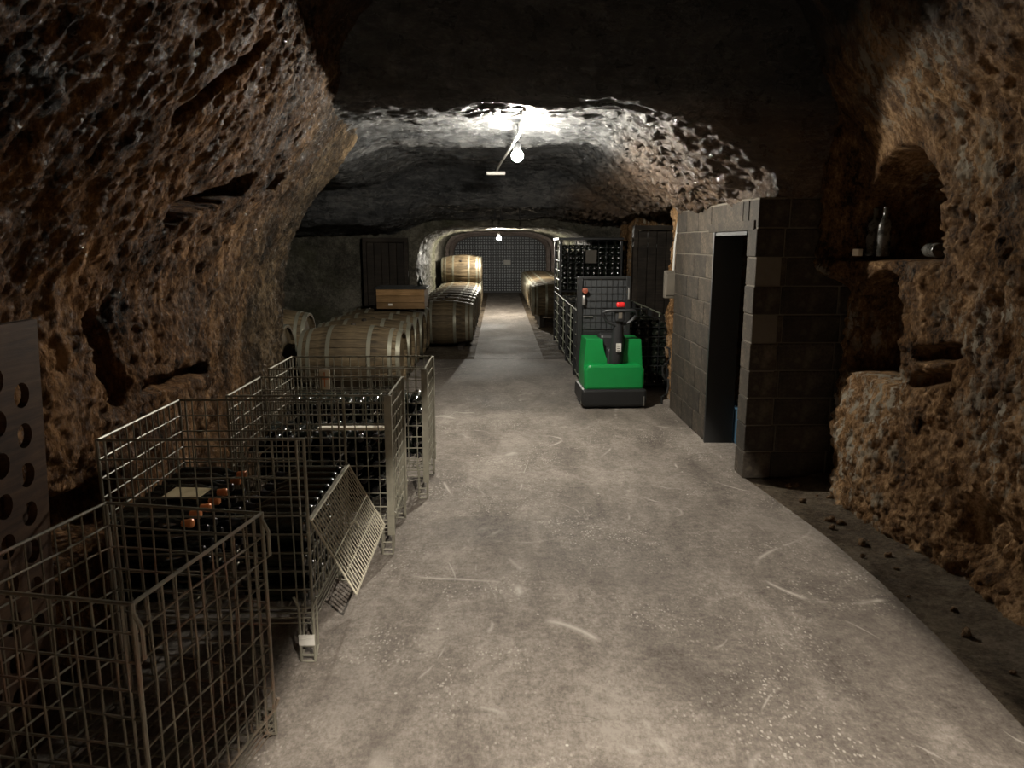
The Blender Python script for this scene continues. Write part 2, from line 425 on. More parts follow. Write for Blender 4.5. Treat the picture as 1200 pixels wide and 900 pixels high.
def right_in(Y, Z):
    v = (.42 * sst(2.0, 2.85, Z) + .4 * sst(2.75, 3.4, Z)) * (1 - sst(4.6, 5.2, Y))
    v += .10 * sst(3.4, 4.4, Y) * (1 - sst(4.6, 5.1, Y)) * sst(.95, .45, Z)        # sloping foot under the niches
    return v
def right_disp(X, Y, Z):
    p = np.stack([X, Y, Z], 1); near = 1 - sst(4.7, 5.2, Y)
    d = .13 * fbm(p * 1.2 + 40, 4)
    w1, w2 = worley(p * (10, 10, 7) + .5 * np.stack([fbm(p * 6 + 2, 3)] * 3, 1)); d += .026 * (w2 - w1) - .012
    w1, w2 = worley(p * (26, 26, 18) + .3 * np.stack([fbm(p * 9 + 2, 2)] * 3, 1)); d += .018 * (w2 - w1)
    d += .05 * fbm(p * 5 + 13, 4, .62, True) - .025
    d += .080 * fbm(p * (14, 14, 10), 4, .82)
    # smoother bedded rock above the niche
    d *= np.where((Z > 2.0) & (Y > 3.9), .55, 1.0)
    d += .24 * sst(4.80, 4.92, Y) * (1 - sst(5.05, 5.2, Y)) * sst(1.35, 1.5, Z)
    wob = .05 * fbm(p * 4 + 77, 3); wob2 = .02 * fbm(p * 14 + 7, 3)
    y1 = Y + wob + wob2; z1 = Z + wob
    # niche holding the bottles: arched on the top, flat sill
    cy, hy = 4.36, .56
    top = 2.20 - .10 * sst(4.2, 4.9, Y)
    e = np.maximum(np.abs(y1 - cy) / hy, 0)
    m = sst(1.0, .93, e) * sst(1.545, 1.575, Z + wob2 * .6) * sst(0, -.05, z1 - (1.60 + (top - 1.60) * np.sqrt(np.clip(1 - e ** 2.6, 0, 1))))
    d = d * (1 - .65 * m) - .55 * m
    # dark hole under the sill
    cy, hy = 4.46, .37
    e = np.abs(y1 - cy) / hy
    m2 = sst(1.0, .92, e) * sst(.84, .88, z1) * sst(0, -.05, z1 - (.95 + .54 * np.sqrt(np.clip(1 - e ** 2.4, 0, 1))))
    d = d * (1 - .6 * m2) - 1.25 * m2
    s = segdist(Y, Z, (3.62, 1.12), (3.95, 1.06)) + wob; d -= .12 * sst(.05, .02, s) * near
    s = segdist(Y, Z, (3.7, .98), (4.0, .9)) + wob; d -= .10 * sst(.05, .02, s) * near
    s = segdist(Y, Z, (2.2, .05), (3.3, .3)) + wob; d -= .10 * sst(.22, .05, s) * near
    return d
wall('wall_right', [(2.35, -2.4), (2.32, 0), (2.30, 1.6), (2.30, 2.6), (2.27, 3.6), (2.30, 4.5), (2.34, 5.0), (2.7, 5.35), (3.3, 5.5), (3.4, 6.4), (3.2, 7.5), (2.4, 7.7), (1.88, 7.62), (1.80, 7.76), (1.84, 8.0), (2.15, 8.15), (2.8, 8.4), (2.95, 9.6),
                   (2.95, 10.9), (2.5, 11.25), (2.16, 11.5), (2.1, 12.2), (2.1, 13.6)],
     'right', -.08, 3.40, .0135, right_in, right_disp, 'rock_right', 'rough brown rock wall with two hollows on the right')

# ceiling
def ceil_z(X, Y):
    z = 3.20 - .66 * sst(4.45, 5.0, Y + .15 * np.sin(X * 2.1)) + .16 * sst(7.1, 7.7, Y + .1 * np.sin(X * 3)) - .50 * sst(10.9, 11.35, Y) - .13 * sst(11.4, 13.0, Y)
    mid = sst(4.4, 5.6, Y)
    rs = (1 - mid) * .35 * sst(1.35, 2.4, X) + mid * (.62 * sst(.75, 1.95, X))
    rs *= 1 - .8 * sst(10.6, 11.4, Y)
    ls = .40 * sst(-.95, -1.9, X) * (1 - .3 * sst(7, 9, Y))
    lip = .16 * sst(1.70, 1.92, X) * sst(4.85, 5.05, Y) * (1 - sst(5.5, 5.8, Y))
    return z - rs - ls - lip
def make_ceiling():
    st = .022
    xs = np.arange(-4.1, 3.6, st); ys = np.arange(-2.6, 13.5, st)
    X, Y = [q.reshape(-1) for q in np.meshgrid(xs, ys, indexing='ij')]
    Z = ceil_z(X, Y); p = np.stack([X, Y, Z], 1)
    right = sst(.7, 1.1, X) * sst(4.6, 5.6, Y)
    d = .14 * fbm(p * (.7, 1.3, 1) + 60, 4)
    d += .075 * fbm(p * (1.3, 4.5, 2) + 21, 4, .55, True) - .04
    d += .035 * fbm(p * (4, 17, 9), 4, .65, True) - .015
    w1, w2 = worley(p * (10, 11, 11) + .4 * np.stack([fbm(p * 4 + 2, 3)] * 3, 1)); d -= (.02 + .055 * right) * (w2 - w1)
    w1, w2 = worley(p * (24, 25, 25)); d -= (.006 + .028 * right) * (w2 - w1)
    d -= .10 * right * fbm(p * 3 + 8, 4, .6)
    P = np.stack([X, Y, Z + d], 1).reshape(len(xs), len(ys), 3)
    return grid_mesh('ceiling', P, 'rock_ceiling', True, 'dark sooty cave ceiling with wet ridges')
make_ceiling()

# rock wall behind the photographer closes the cellar
def make_rear():
    xs = np.arange(-2.2, 2.8, .05); zs = np.arange(-.1, 3.6, .05)
    X, Z = [q.reshape(-1) for q in np.meshgrid(xs, zs, indexing='ij')]
    d = .2 * fbm(np.stack([X, Z, X * 0 + 3], 1) * 1.5, 5)
    P = np.stack([X, -2.3 + d, Z], 1).reshape(len(xs), len(zs), 3)
    grid_mesh('wall_near', P, 'rock_left', True, 'rock wall at the near end of the cellar')
make_rear()

# arched cross wall and the tunnel beyond: one continuous surface
def arch_pt(u, y):
    k = np.clip((y - 13) / 12.7, 0, 1)
    xl = -1.44 - .30 * k; xr = 1.66 + .12 * k; top = 1.98 + .10 * k; sp = 1.30
    x = np.zeros_like(u); z = np.zeros_like(u)
    cx = (xl + xr) / 2; hw = (xr - xl) / 2
    a = u < .25; z[a] = u[a] / .25 * sp; x[a] = xl[a]
    c = u > .75; z[c] = (1 - u[c]) / .25 * sp; x[c] = xr[c]
    b = ~(a | c); th = PI * (1 - (u[b] - .25) / .5)
    e = 2.0 / 3.4
    x[b] = cx[b] + hw[b] * np.sign(np.cos(th)) * np.abs(np.cos(th)) ** e
    z[b] = sp + (top[b] - sp) * np.abs(np.sin(th)) ** e
    return x, z
def make_tunnel():
    us = np.linspace(0, 1, 330)
    vs = np.concatenate([np.linspace(1, 0, 70), -np.linspace(0, 1, 420)[1:]])
    U, V = [q.reshape(-1) for q in np.meshgrid(us, vs, indexing='ij')]
    yy = np.where(V < 0, 13 - V * 12.9, 13.0)
    x, z = arch_pt(U, yy)
    # outer frame of the cross wall
    ang = np.where(U < .25, 0, np.where(U > .75, 1, (U - .25) / .5))
    ox = np.where(U < .25, -4.1, np.where(U > .75, 2.5, -4.1 + 6.6 * np.clip((ang - .12) / .76, 0, 1)))
    oz = np.where(U < .25, U / .25 * 1.3, np.where(U > .75, (1 - U) / .25 * 1.3, 1.3 + 1.5 * np.minimum(1, np.minimum(ang, 1 - ang) / .12)))
    f = np.clip(V, 0, 1)
    X = x * (1 - f) + ox * f; Z = z * (1 - f) + oz * f
    p = np.stack([X, yy, Z], 1)
    d = .10 * fbm(p * 1.4 + 5, 4) + .05 * fbm(p * (4, 2.5, 4), 4, .6, True) - .02
    w1, w2 = worley(p * (9, 6, 9)); d += .02 * (w2 - w1)
    inw = np.stack([np.where(U < .25, 1, np.where(U > .75, -1, -np.cos(PI * (1 - (U - .25) / .5)))), np.where((U < .25) | (U > .75), 0, -np.sin(PI * np.clip((U - .25) / .5, 0, 1)))], 1)
    tun = sst(.12, 0, f)
    Yo = yy - (1 - tun) * (d + .05)
    P = np.stack([X + inw[:, 0] * d * tun, Yo, Z + inw[:, 1] * d * tun], 1).reshape(len(us), len(vs), 3)
    grid_mesh('wall_arch', P, 'rock_tunnel', False, 'pale rock cross wall with a low arched tunnel')
make_tunnel()
# two brick-like arch ribs near the end of the tunnel
for y, grow, nm in ((23.6, .0, 'trim_1'), (24.7, .10, 'trim_2')):
    us = np.linspace(0, 1, 120); prof = [(0, -.14), (.10, -.14), (.13, 0), (.10, .14), (0, .14)]
    P = np.zeros((len(us), len(prof), 3))
    x, z = arch_pt(us, np.full_like(us, y)); cx, cz = .05, .9
    for j, (i_, dy) in enumerate(prof):
        k = 1 - (i_ + grow) / 1.7
        jig = .03 * fbm(np.stack([x * 3, z * 3 + y, x * 0 + j], 1), 3)
        P[:, j] = np.stack([cx + (x - cx) * (k + jig), np.full_like(x, y + dy), np.maximum(z * (1 - (i_ + grow) * .35 * sst(.5, 1.4, z)) + jig, 0)], 1)
    grid_mesh(nm, P, 'rock_pink', False, 'pinkish stone arch rib at the end of the tunnel')

# ------------------------------------------------------------------ floor: earth, also toned as shade at the right wall, then concrete slabs
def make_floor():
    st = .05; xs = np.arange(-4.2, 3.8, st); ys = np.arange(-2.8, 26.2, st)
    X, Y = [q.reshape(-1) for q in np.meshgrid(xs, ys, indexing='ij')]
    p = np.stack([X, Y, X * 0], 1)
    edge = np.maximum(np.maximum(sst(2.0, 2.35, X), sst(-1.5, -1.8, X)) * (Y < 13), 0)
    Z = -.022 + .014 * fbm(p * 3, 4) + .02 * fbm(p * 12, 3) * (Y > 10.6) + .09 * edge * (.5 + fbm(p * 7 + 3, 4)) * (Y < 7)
    grid_mesh('floor', np.stack([X, Y, Z], 1).reshape(len(xs), len(ys), 3), 'earth', False, 'dark earth and gravel floor with a painted shade strip by the right wall')
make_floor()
s = MB(); out = [(-1.72, -2.5), (1.76, -2.5), (1.78, 1.6), (1.82, 2.3), (1.87, 2.9), (1.89, 3.4), (1.87, 4.0), (1.80, 4.7), (1.76, 5.03), (1.76, 5.2), (3.2, 5.3), (3.2, 7.3), (1.9, 7.5), (1.9, 9.0), (1.9, 10.66), (-1.2, 10.66), (-2.2, 8.0), (-1.9, 6.5), (-1.72, 3)]  # right edge cut back to the shadow line, so dark earth paints the shade
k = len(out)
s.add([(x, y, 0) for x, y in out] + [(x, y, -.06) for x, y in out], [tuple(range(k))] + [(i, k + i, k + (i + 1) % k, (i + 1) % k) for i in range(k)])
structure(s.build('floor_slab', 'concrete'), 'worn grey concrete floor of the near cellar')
s = MB(); s.box((.14, 18.2, -.032), (1.02, 15.0, .06)); structure(s.build('floor_path', 'concrete'), 'narrow concrete path running into the tunnel')

# ------------------------------------------------------------------ block store room
def block_wall():
    root = structure(link('wall_block', None, None), 'concrete block wall of the store room with a doorway')
    core = MB()
    core.box((1.83, 6.70, .98), (.172, 1.28, 1.95)); core.box((1.83, 5.145, .98), (.172, .178, 1.95)); core.box((1.83, 5.65, 1.93), (.172, .84, .06)); core.box((2.10, 5.15, .98), (.6, .172, 1.95))
    core.build('mortar', 'mortar', root)
    meshes = {}
    def blk(c, d):
        key = tuple(round(q, 3) for q in d)
        if key not in meshes: m = MB().box((0, 0, 0), d, .007); meshes[key] = m.mesh('block', 'block')
        o = link('block', meshes[key], root, (c[0] + random.uniform(-.003, .003), c[1] + random.uniform(-.003, .003), c[2]), (0, 0, random.uniform(-.006, .006)))
        return o
    hgt, gap, Lb = .195, .008, .40
    for r in range(10):
        z = r * hgt + hgt / 2
        def run(a, b, off, axis, fixed):
            p = a - (Lb * off)
            while p < b - .01:
                q = min(p + Lb, b); p0 = max(p, a)
                if q - p0 > .05:
                    ln = q - p0 - gap; mid = (p0 + q) / 2
                    if axis == 'y': blk((fixed, mid, z), (.19, ln, hgt - gap))
                    else: blk((mid, fixed, z), (ln, .19, hgt - gap))
                p += Lb
        h = hgt
        if (r + 1) * hgt <= 1.80: run(6.06, 7.36, .5 * (r % 2), 'y', 1.83)
        else: run(5.24, 7.36, .5 * (r % 2) + .2, 'y', 1.83)
        if r % 2 == 0:
            blk((1.83, 5.14, z), (.19, .20 - gap, hgt - gap)); run(1.93, 2.42, .0, 'x', 5.15)
        else:
            run(1.735, 2.42, .45, 'x', 5.15)
    # lintel over the doorway
    m = MB(); m.box((1.828, 5.65, 1.775), (.20, 1.10, .07), .006); m.build('lintel', 'block', root)
    return root
block_wall()
# black lining over the door jamb, added to paint its shade
m = MB(); m.box((1.845, 6.035, .87), (.235, .03, 1.74)); m.box((1.845, 5.65, 1.725), (.225, .80, .025))
structure(m.build('jamb_shade', 'black_steel'), 'black lining standing in for shade on the store room door jamb')
t = thing('plastic_crate', 'blue plastic crate just inside the dark doorway', 'crate', (2.14, 6.05, 0), .1)
m = MB(); W, D, H = .32, .42, .30
for sx in (-1, 1): m.box((sx * W / 2, 0, H / 2), (.012, D, H))
for sy in (-1, 1): m.box((0, sy * D / 2, H / 2), (W, .012, H))
m.box((0, 0, .01), (W, D, .015)); m.build('body', 'blue_plastic', t)
m = MB()
for sx in (-1, 1): m.box((sx * W / 2, 0, H), (.03, D + .03, .02))
for sy in (-1, 1): m.box((0, sy * D / 2, H), (W + .03, .03, .02))
m.build('rim', 'blue_plastic', t)
m = MB()
for k in range(4): m.box((0, -D / 2 - .008, .05 + .06 * k), (W, .012, .008))
m.build('ribs', 'blue_plastic', t)
t = thing('crumpled_bag', 'grey crumpled bag lying on the blue crate', 'bag', (2.14, 6.05, .315))
m = MB(); m.lathe([(.0, 0), (.11, .0), (.14, .03), (.12, .07), (.06, .10), (0, .105)], 14)
m.v = [(x * (1 + .25 * math.sin(5 * y * 9)), y * 1.1, z * (1 + .3 * math.sin(31 * x))) for x, y, z in m.v]
m.build('sack', 'box_grey', t, True)

# dark plank doors: one on the cross wall at the left, one added as the shade of the recess right of the bottle cages
def plank_door(name, loc, W, H, label, n):
    d = structure(link(name, None, None, loc), label)
    for i in range(n):
        m = MB(); m.box((-W / 2 + W / n * (i + .5), 0, H / 2), (W / n - .007, .05, H - .02), .006); m.build('plank', 'oak_dark', d)
    m = MB(); m.box((0, .05, H + .035), (W + .12, .14, .07)); m.box((-W / 2 - .035, .05, H / 2), (.06, .14, H)); m.box((W / 2 + .035, .05, H / 2), (.06, .14, H)); m.build('frame', 'oak_dark', d)
plank_door('door_1', (-1.92, 12.72, 0), .63, 1.68, 'dark plank door set in the cross wall behind the barrels', 5)
plank_door('recess_shade', (2.27, 10.80, 0), .54, 1.84, 'dark plank panel standing in for the shaded recess between bottle cages and store room', 4)

# wall of bottle ends that closes the tunnel
tun = structure(MB().box((.05, 25.95, 1.1), (4.2, .1, 2.6)).build('wall_back', 'black_plastic'), 'rock end wall of the tunnel behind the stacked bottles')
m = MB(); prof = [(.034, 0), (.036, -.012), (.030, -.022), (.018, -.012), (0, -.010)]
R = Matrix.Rotation(-PI / 2, 4, 'X')
for i in range(38):
    for j in range(21):
        x = -1.66 + .0885 * i + (.0 if j % 2 else .006); z = .08 + .0885 * j + random.uniform(-.004, .004)
        Mx = Matrix.Translation((x, 25.80 + random.uniform(-.01, .01), z)) @ Matrix.Rotation(PI / 2, 4, 'X')
        m.lathe([(.026, -.05), (.028, .0), (.025, .010), (.014, .004), (.0, .002)], 8, Mx)
M['bottle_ends'] = mat_plain('bottle_ends', (.50, .53, .55), .4, 0, grime=.3)
o = m.build('stacked_bottles', 'bottle_ends', None, True); tag(o, 'wall of stacked bottle ends closing the far end of the tunnel', 'bottles', None, 'stuff')
m = MB(); m.box((.28, 25.72, 1.02), (.24, .012, .17)); tag(m.build('paper_sign', 'white_paper'), 'small white paper notice on the far bottle wall', 'sign')

# ------------------------------------------------------------------ wire cages
def wire(m, a, b, r=.0030, wob=.0, n=5):
    a = Vector(a); b = Vector(b); pts = [a]
    if wob:
        for t in (.33, .66): pts.append(a.lerp(b, t) + Vector((random.uniform(-wob, wob), random.uniform(-wob, wob), random.uniform(-wob, wob))))
    pts.append(b); m.tube(pts, r, n, False)
def panel(axis, fixed, a0, a1, z0, z1, sa=.058, sz=.078, r=.0030, rail=.0055, wob=.002):
    """a wire panel: axis 'x' runs along X at y=fixed, 'y' runs along Y at x=fixed"""
    m = MB(); P = (lambda a, z: (a, fixed, z)) if axis == 'x' else (lambda a, z: (fixed, a, z))
    na = max(2, round((a1 - a0) / sa)); nz = max(2, round((z1 - z0) / sz))
    for i in range(1, na): q = a0 + (a1 - a0) * i / na; wire(m, P(q, z0), P(q, z1), r, wob)
    for i in range(nz + 1):
        z = z0 + (z1 - z0) * i / nz
        wire(m, P(a0, z), P(a1, z), rail if i in (0, nz) else r * 1.1, 0 if i in (0, nz) else wob, 6)
    return m
def cage(name, label, loc, rz, W, D, H, mat='wire', leg=.21, hatch=False, post=.012, group=None, wob=.0025, sa=.058, sz=.078, leg_plate=False, closed_top=False, rust=None, r=.0032, iron=False):
    t = thing(name, label, 'cage', loc, rz, group); x, y = W / 2, D / 2
    panel('x', -y, -x, x, leg, H, sa, sz, r, wob=wob).build('front_panel', mat, t)
    panel('x', y, -x, x, leg, H, sa, sz, r, wob=wob).build('rear_panel', mat, t)
    panel('y', -x, -y, y, leg, H, sa, sz, r, wob=wob).build('side_panel', mat, t)
    hz = .60
    if hatch:
        panel('y', x, -y, y, leg, hz, sa, sz, r, wob=wob).build('side_panel', mat, t)
        L = H - hz + .02; ang = math.radians(28)
        h = MB(); nx = round(D / .031); dx, dz = math.sin(ang), -math.cos(ang)
        for i in range(nx + 1):
            q = -y + D * i / nx; e = i in (0, nx)
            wire(h, (0, q, 0), (L * dx, q, L * dz), .005 if e else .0026)
        for i in range(5):
            k = L * i / 4
            if i in (0, 4, 2, 3): wire(h, (k * dx, -y, k * dz), (k * dx, y, k * dz), .005 if i in (0, 4) else .0032)
        ho = h.build('hatch', 'wire_light', t); ho.location = (x + .012, 0, hz)
        la = MB(); la.tube([(L * .5 * dx, -.05, L * .5 * dz + .012), (L * .5 * dx + .02, -.02, L * .5 * dz + .02), (L * .62 * dx + .01, .0, L * .62 * dz + .02)], .005, 6)
        la.build('latch', 'wire_light', ho)
    else:
        panel('y', x, -y, y, leg, H, sa, sz, r, wob=wob).build('side_panel', mat, t)
    b = panel('x', 0, -x, x, 0, D, .05, .07, .0034); b.v = [(p[0], p[2] - y, leg + p[1]) for p in b.v]
    for k in range(4):       # skirt wires under the floor of the cage
        z = leg - .022 * (k + 1)
        if k < 3: b.tube([(-x, -y, z), (x, -y, z), (x, y, z), (-x, y, z), (-x, -y, z)], .0028, 5, False)
    b.build('base_grid', rust or mat, t)
    for sx in (-1, 1):
        for sy in (-1, 1):
            p = MB()
            if iron and sx == 1:
                p.box((sx * (x + .010), sy * y, (leg + H) / 2 - .04), (.008, .03, H - leg + .08)); p.box((sx * x - .008, sy * (y + .012), (leg + H) / 2 - .04), (.03, .008, H - leg + .08))
            else:
                p.tube([(sx * x, sy * y, leg - .02), (sx * x, sy * y, H + .004)], post * .55, 7)
                p.tube([(sx * (x - .028), sy * y, leg - .02), (sx * (x - .028), sy * y, H)], .0042, 6)
            p.build('post', mat, t)
            l = MB(); o = -.055 * sx
            for a in (0, o):
                fl = .018 * (1 if a == 0 else -1) * sx
                l.tube([(sx * x + a + fl, sy * y, leg + .045), (sx * x + a, sy * y, leg), (sx * x + a, sy * y, .008)], .0062, 6)
            for a in (0, o): l.tube([(sx * x + a, sy * (y - .055), leg), (sx * x + a, sy * (y - .055), .05), (sx * x + a, sy * y, .008)], .005, 6)
            for zz in (.008, .035, .075): l.tube([(sx * x, sy * y, zz), (sx * x + o, sy * y, zz)], .005, 6)
            lg = l.build('leg', rust or mat, t)
            if leg_plate and sx == 1 and sy == -1:
                q = MB(); q.box((sx * x + o / 2, -y - .010, .105), (.062, .004, .045)); q.box((sx * x + o / 2, -y - .013, .112), (.048, .002, .004)); q.build('label_plate', 'white_paper', lg)
    return t
def at(t, lx, ly, lz): return Matrix.Rotation(t.rotation_euler.z, 4, 'Z') @ Vector((lx, ly, lz)) + t.location

c1 = cage('wire_cage', 'empty rusty wire cage nearest the camera at the lower left', (-1.10, 2.02, 0), math.radians(-11), .56, .62, .80, 'wire_rust', leg=.10, wob=.006, rust='wire_rust', r=.0034)
m = MB()         # loose corner hooks on the empty cage
for (a, b) in ((-.31, .28), (.31, .28)):
    m = MB(); m.tube([(b, a, .78), (b + .02, a, .74), (b + .02, a, .66), (b - .01, a + .02, .63), (b - .01, a + .02, .69)], .006, 6); m.build('hook', 'wire_rust', c1)
c2 = cage('wire_cage', 'half-open wire cage with a folded-down hatch and orange-capped bottles', (-1.128, 3.085, 0), 0, .775, .73, .925, 'wire', leg=.24, hatch=True, leg_plate=True)
c3 = cage('wire_cage', 'second bottle-filled wire cage, behind the one with the open hatch', (-.99, 4.03, 0), 0, .83, .54, .88, 'wire', leg=.20, iron=True)
c4 = cage('wire_cage', 'wide wire cage of bottles closest to the lying oak barrels', (-.968, 4.915, 0), 0, .985, .53, .87, 'wire', leg=.20, iron=True)

# bottles
BR = .040
BP = [(.0, .006), (.022, .004), (.036, .0), (.040, .006), (.0405, .03), (.0405, .175), (.038, .195), (.030, .215), (.020, .235), (.0145, .25), (.0135, .285), (.0155, .288), (.0155, .297), (.0135, .30), (0, .30)]
bottle_me = MB().lathe(BP, 12).mesh('bottle', 'glass', 50)
bottle_dusty_me = MB().lathe(BP, 12).mesh('bottle', 'glass_dusty', 50)
cap_me = {c: MB().lathe([(.0140, .262), (.0152, .268), (.0162, .285), (.0178, .287), (.0178, .302), (.0130, .307), (0, .308)], 10).mesh('capsule', c, 40) for c in ('orange', 'foil_dark')}
def bottle(loc, rot, label, group, cap='foil_dark', me=None, name='wine_bottle'):
    o = link(name, me or bottle_me, None, loc, rot); tag(o, label, 'bottle', group)
    if cap: link('capsule', cap_me[cap], o)
    return o
# cage 2: two stacks lying across, necks to the middle
zf = .24 + .005
ORD = ['first', 'second', 'third', 'fourth', 'fifth', 'sixth', 'seventh', 'eighth', 'ninth', 'tenth', 'eleventh']
def layer_word(l, n): return 'top' if l == n - 1 else 'bottom' if l == 0 else ORD[l]
for lay in range(5):
    for k in range(8 if lay % 2 == 0 else 7):
        y = 3.085 - .365 + .052 + .0875 * k + (.044 if lay % 2 else 0); z = zf + BR + .0725 * lay
        top = lay == 4
        j = lambda a: random.uniform(-a, a)
        orange = top and k != 5
        bottle((-1.505 + j(.006), y, z), (0, PI / 2 + j(.02), j(.03)), f'orange-capped bottle in the half-open cage, {ORD[k]} from the front' if orange else f'dark bottle on the wall side of the half-open cage, {layer_word(lay, 5)} layer, {ORD[k]} from front',
               'orange-capped bottles in the half-open cage' if orange else 'left-hand bottles in the half-open cage', 'orange' if orange else 'foil_dark')
        bottle((-.752 + j(.006), y, z + (.0 if not top else 0)), (0, -PI / 2 + j(.02), j(.03)), f'dark bottle on the aisle side of the half-open cage, {layer_word(lay, 5)} layer, {ORD[k]} from front', 'aisle-side bottles in the half-open cage')
# cage 3 and cage 4: bottles lying along the aisle, necks towards the camera
for (cx, y0, n, nl, zf, lab, grp) in ((-.99, 4.24, 9, 6, .205, 'dark bottle in the second filled cage', 'bottles in the second filled cage'),
                                  (-.968, 5.13, 11, 6, .205, 'dark bottle in the wide cage by the barrels', 'bottles in the wide cage')):
    for lay in range(nl):
        q = n if lay % 2 == 0 else n - 1
        for k in range(q):
            x = cx + (k - (q - 1) / 2) * .0875
            back = random.uniform(-.02, .02)
            bottle((x, y0 - .03 + back, zf + BR + .0725 * lay), (PI / 2 + random.uniform(-.05, .05), 0, random.uniform(-.06, .06)), f'{lab}, {layer_word(lay, nl)} layer, {ORD[k]} from the left', grp)
# cards and board
m = MB(); m.box((0, 0, 0), (.155, .12, .004)); o = m.build('card', 'card'); o.location = (-1.31, 2.98, .626); o.rotation_euler = (.03, 0, -.1); tag(o, 'beige card lying on the bottles in the half-open cage', 'card')
t = thing('price_card', 'white card with an orange cross standing on the rail of the second filled cage', 'card', (-1.035, 4.33, .80))
m = MB(); m.box((0, 0, .06), (.06, .004, .12)); m.build('sheet', 'card_white', t)
m = MB(); m.box((0, -.003, .06), (.006, .002, .09)); m.box((0, -.003, .065), (.045, .002, .006)); m.build('cross', 'orange', t)
m = MB(); m.box((0, 0, 0), (.36, .05, .016), .003); o = m.build('wooden_batten', 'card_white'); o.location = (-.80, 3.90, .672); tag(o, 'pale wooden batten lying on the bottles of the second filled cage', 'batten')

# riddling rack against the left wall
def holed_board(name, W, H, T, cols, rows, px_, pz, x0, z0, rw, rh, stag, mat, parent):
    """a plank with oval holes: each cell is a ring of quads from its rectangle to the oval"""
    bm = bmesh.new(); n = 16
    cells = []
    for i in range(cols):
        for j in range(rows):
            cells.append((x0 + i * px_, z0 + j * pz + (pz / 2 if i % 2 and stag else 0), px_, pz))
    def face_at(y):
        for (cx, cz, w_, h_) in cells:
            outer = []; inner = []
            for k in range(n):
                a = 2 * PI * k / n; c, s_ = math.cos(a), math.sin(a); q = max(abs(c), abs(s_))
                outer.append(bm.verts.new((cx + c / q * w_ / 2, y, cz + s_ / q * h_ / 2))); inner.append(bm.verts.new((cx + c * rw, y, cz + s_ * rh)))
            for k in range(n):
                l = (k + 1) % n; bm.faces.new((outer[k], outer[l], inner[l], inner[k]))
            rims.append(inner)
    rims = []; face_at(0); f = list(rims); rims = []; face_at(T)
    for a, b in zip(f, rims):
        for k in range(n):
            l = (k + 1) % n; bm.faces.new((a[k], a[l], b[l], b[k]))
    # margins
    def slab(xa, xb, za, zb):
        vs = [bm.verts.new((x, y, z)) for y in (0, T) for z in (za, zb) for x in (xa, xb)]
        for q in ((0, 1, 3, 2), (4, 6, 7, 5), (0, 4, 5, 1), (2, 3, 7, 6), (0, 2, 6, 4), (1, 5, 7, 3)): bm.faces.new([vs[k] for k in q])
    xl = x0 - px_ / 2; xr = x0 + (cols - .5) * px_
    slab(0, xl, 0, H); slab(xr, W, 0, H)
    for i in range(cols):
        o = pz / 2 if i % 2 and stag else 0
        slab(xl + i * px_, xl + (i + 1) * px_, 0, z0 - pz / 2 + o); slab(xl + i * px_, xl + (i + 1) * px_, z0 + (rows - .5) * pz + o, H)
    bmesh.ops.recalc_face_normals(bm, faces=bm.faces)
    me = bpy.data.meshes.new(name); bm.to_mesh(me); bm.free(); me.materials.append(M[mat]); return link(name, me, parent)
t = thing('riddling_rack', 'brown wooden riddling rack with rows of round holes at the left edge', 'rack', (-1.56, 2.36, 0), math.radians(-90))
b1 = holed_board('front_board', .80, 1.42, .025, 6, 9, .115, .128, .10, .17, .037, .040, True, 'rack_wood', t); b1.rotation_euler = (math.radians(-3), 0, 0)
for sx in (.02, .78):
    m = MB(); m.box((sx, -.035, .70), (.05, .05, 1.38)); m.build('upright', 'rack_wood', t)
b2 = holed_board('rear_board', .80, 1.42, .025, 6, 9, .115, .128, .10, .17, .037, .040, True, 'rack_wood', t); b2.location = (0, -.11, 0); b2.rotation_euler = (math.radians(2), 0, 0)

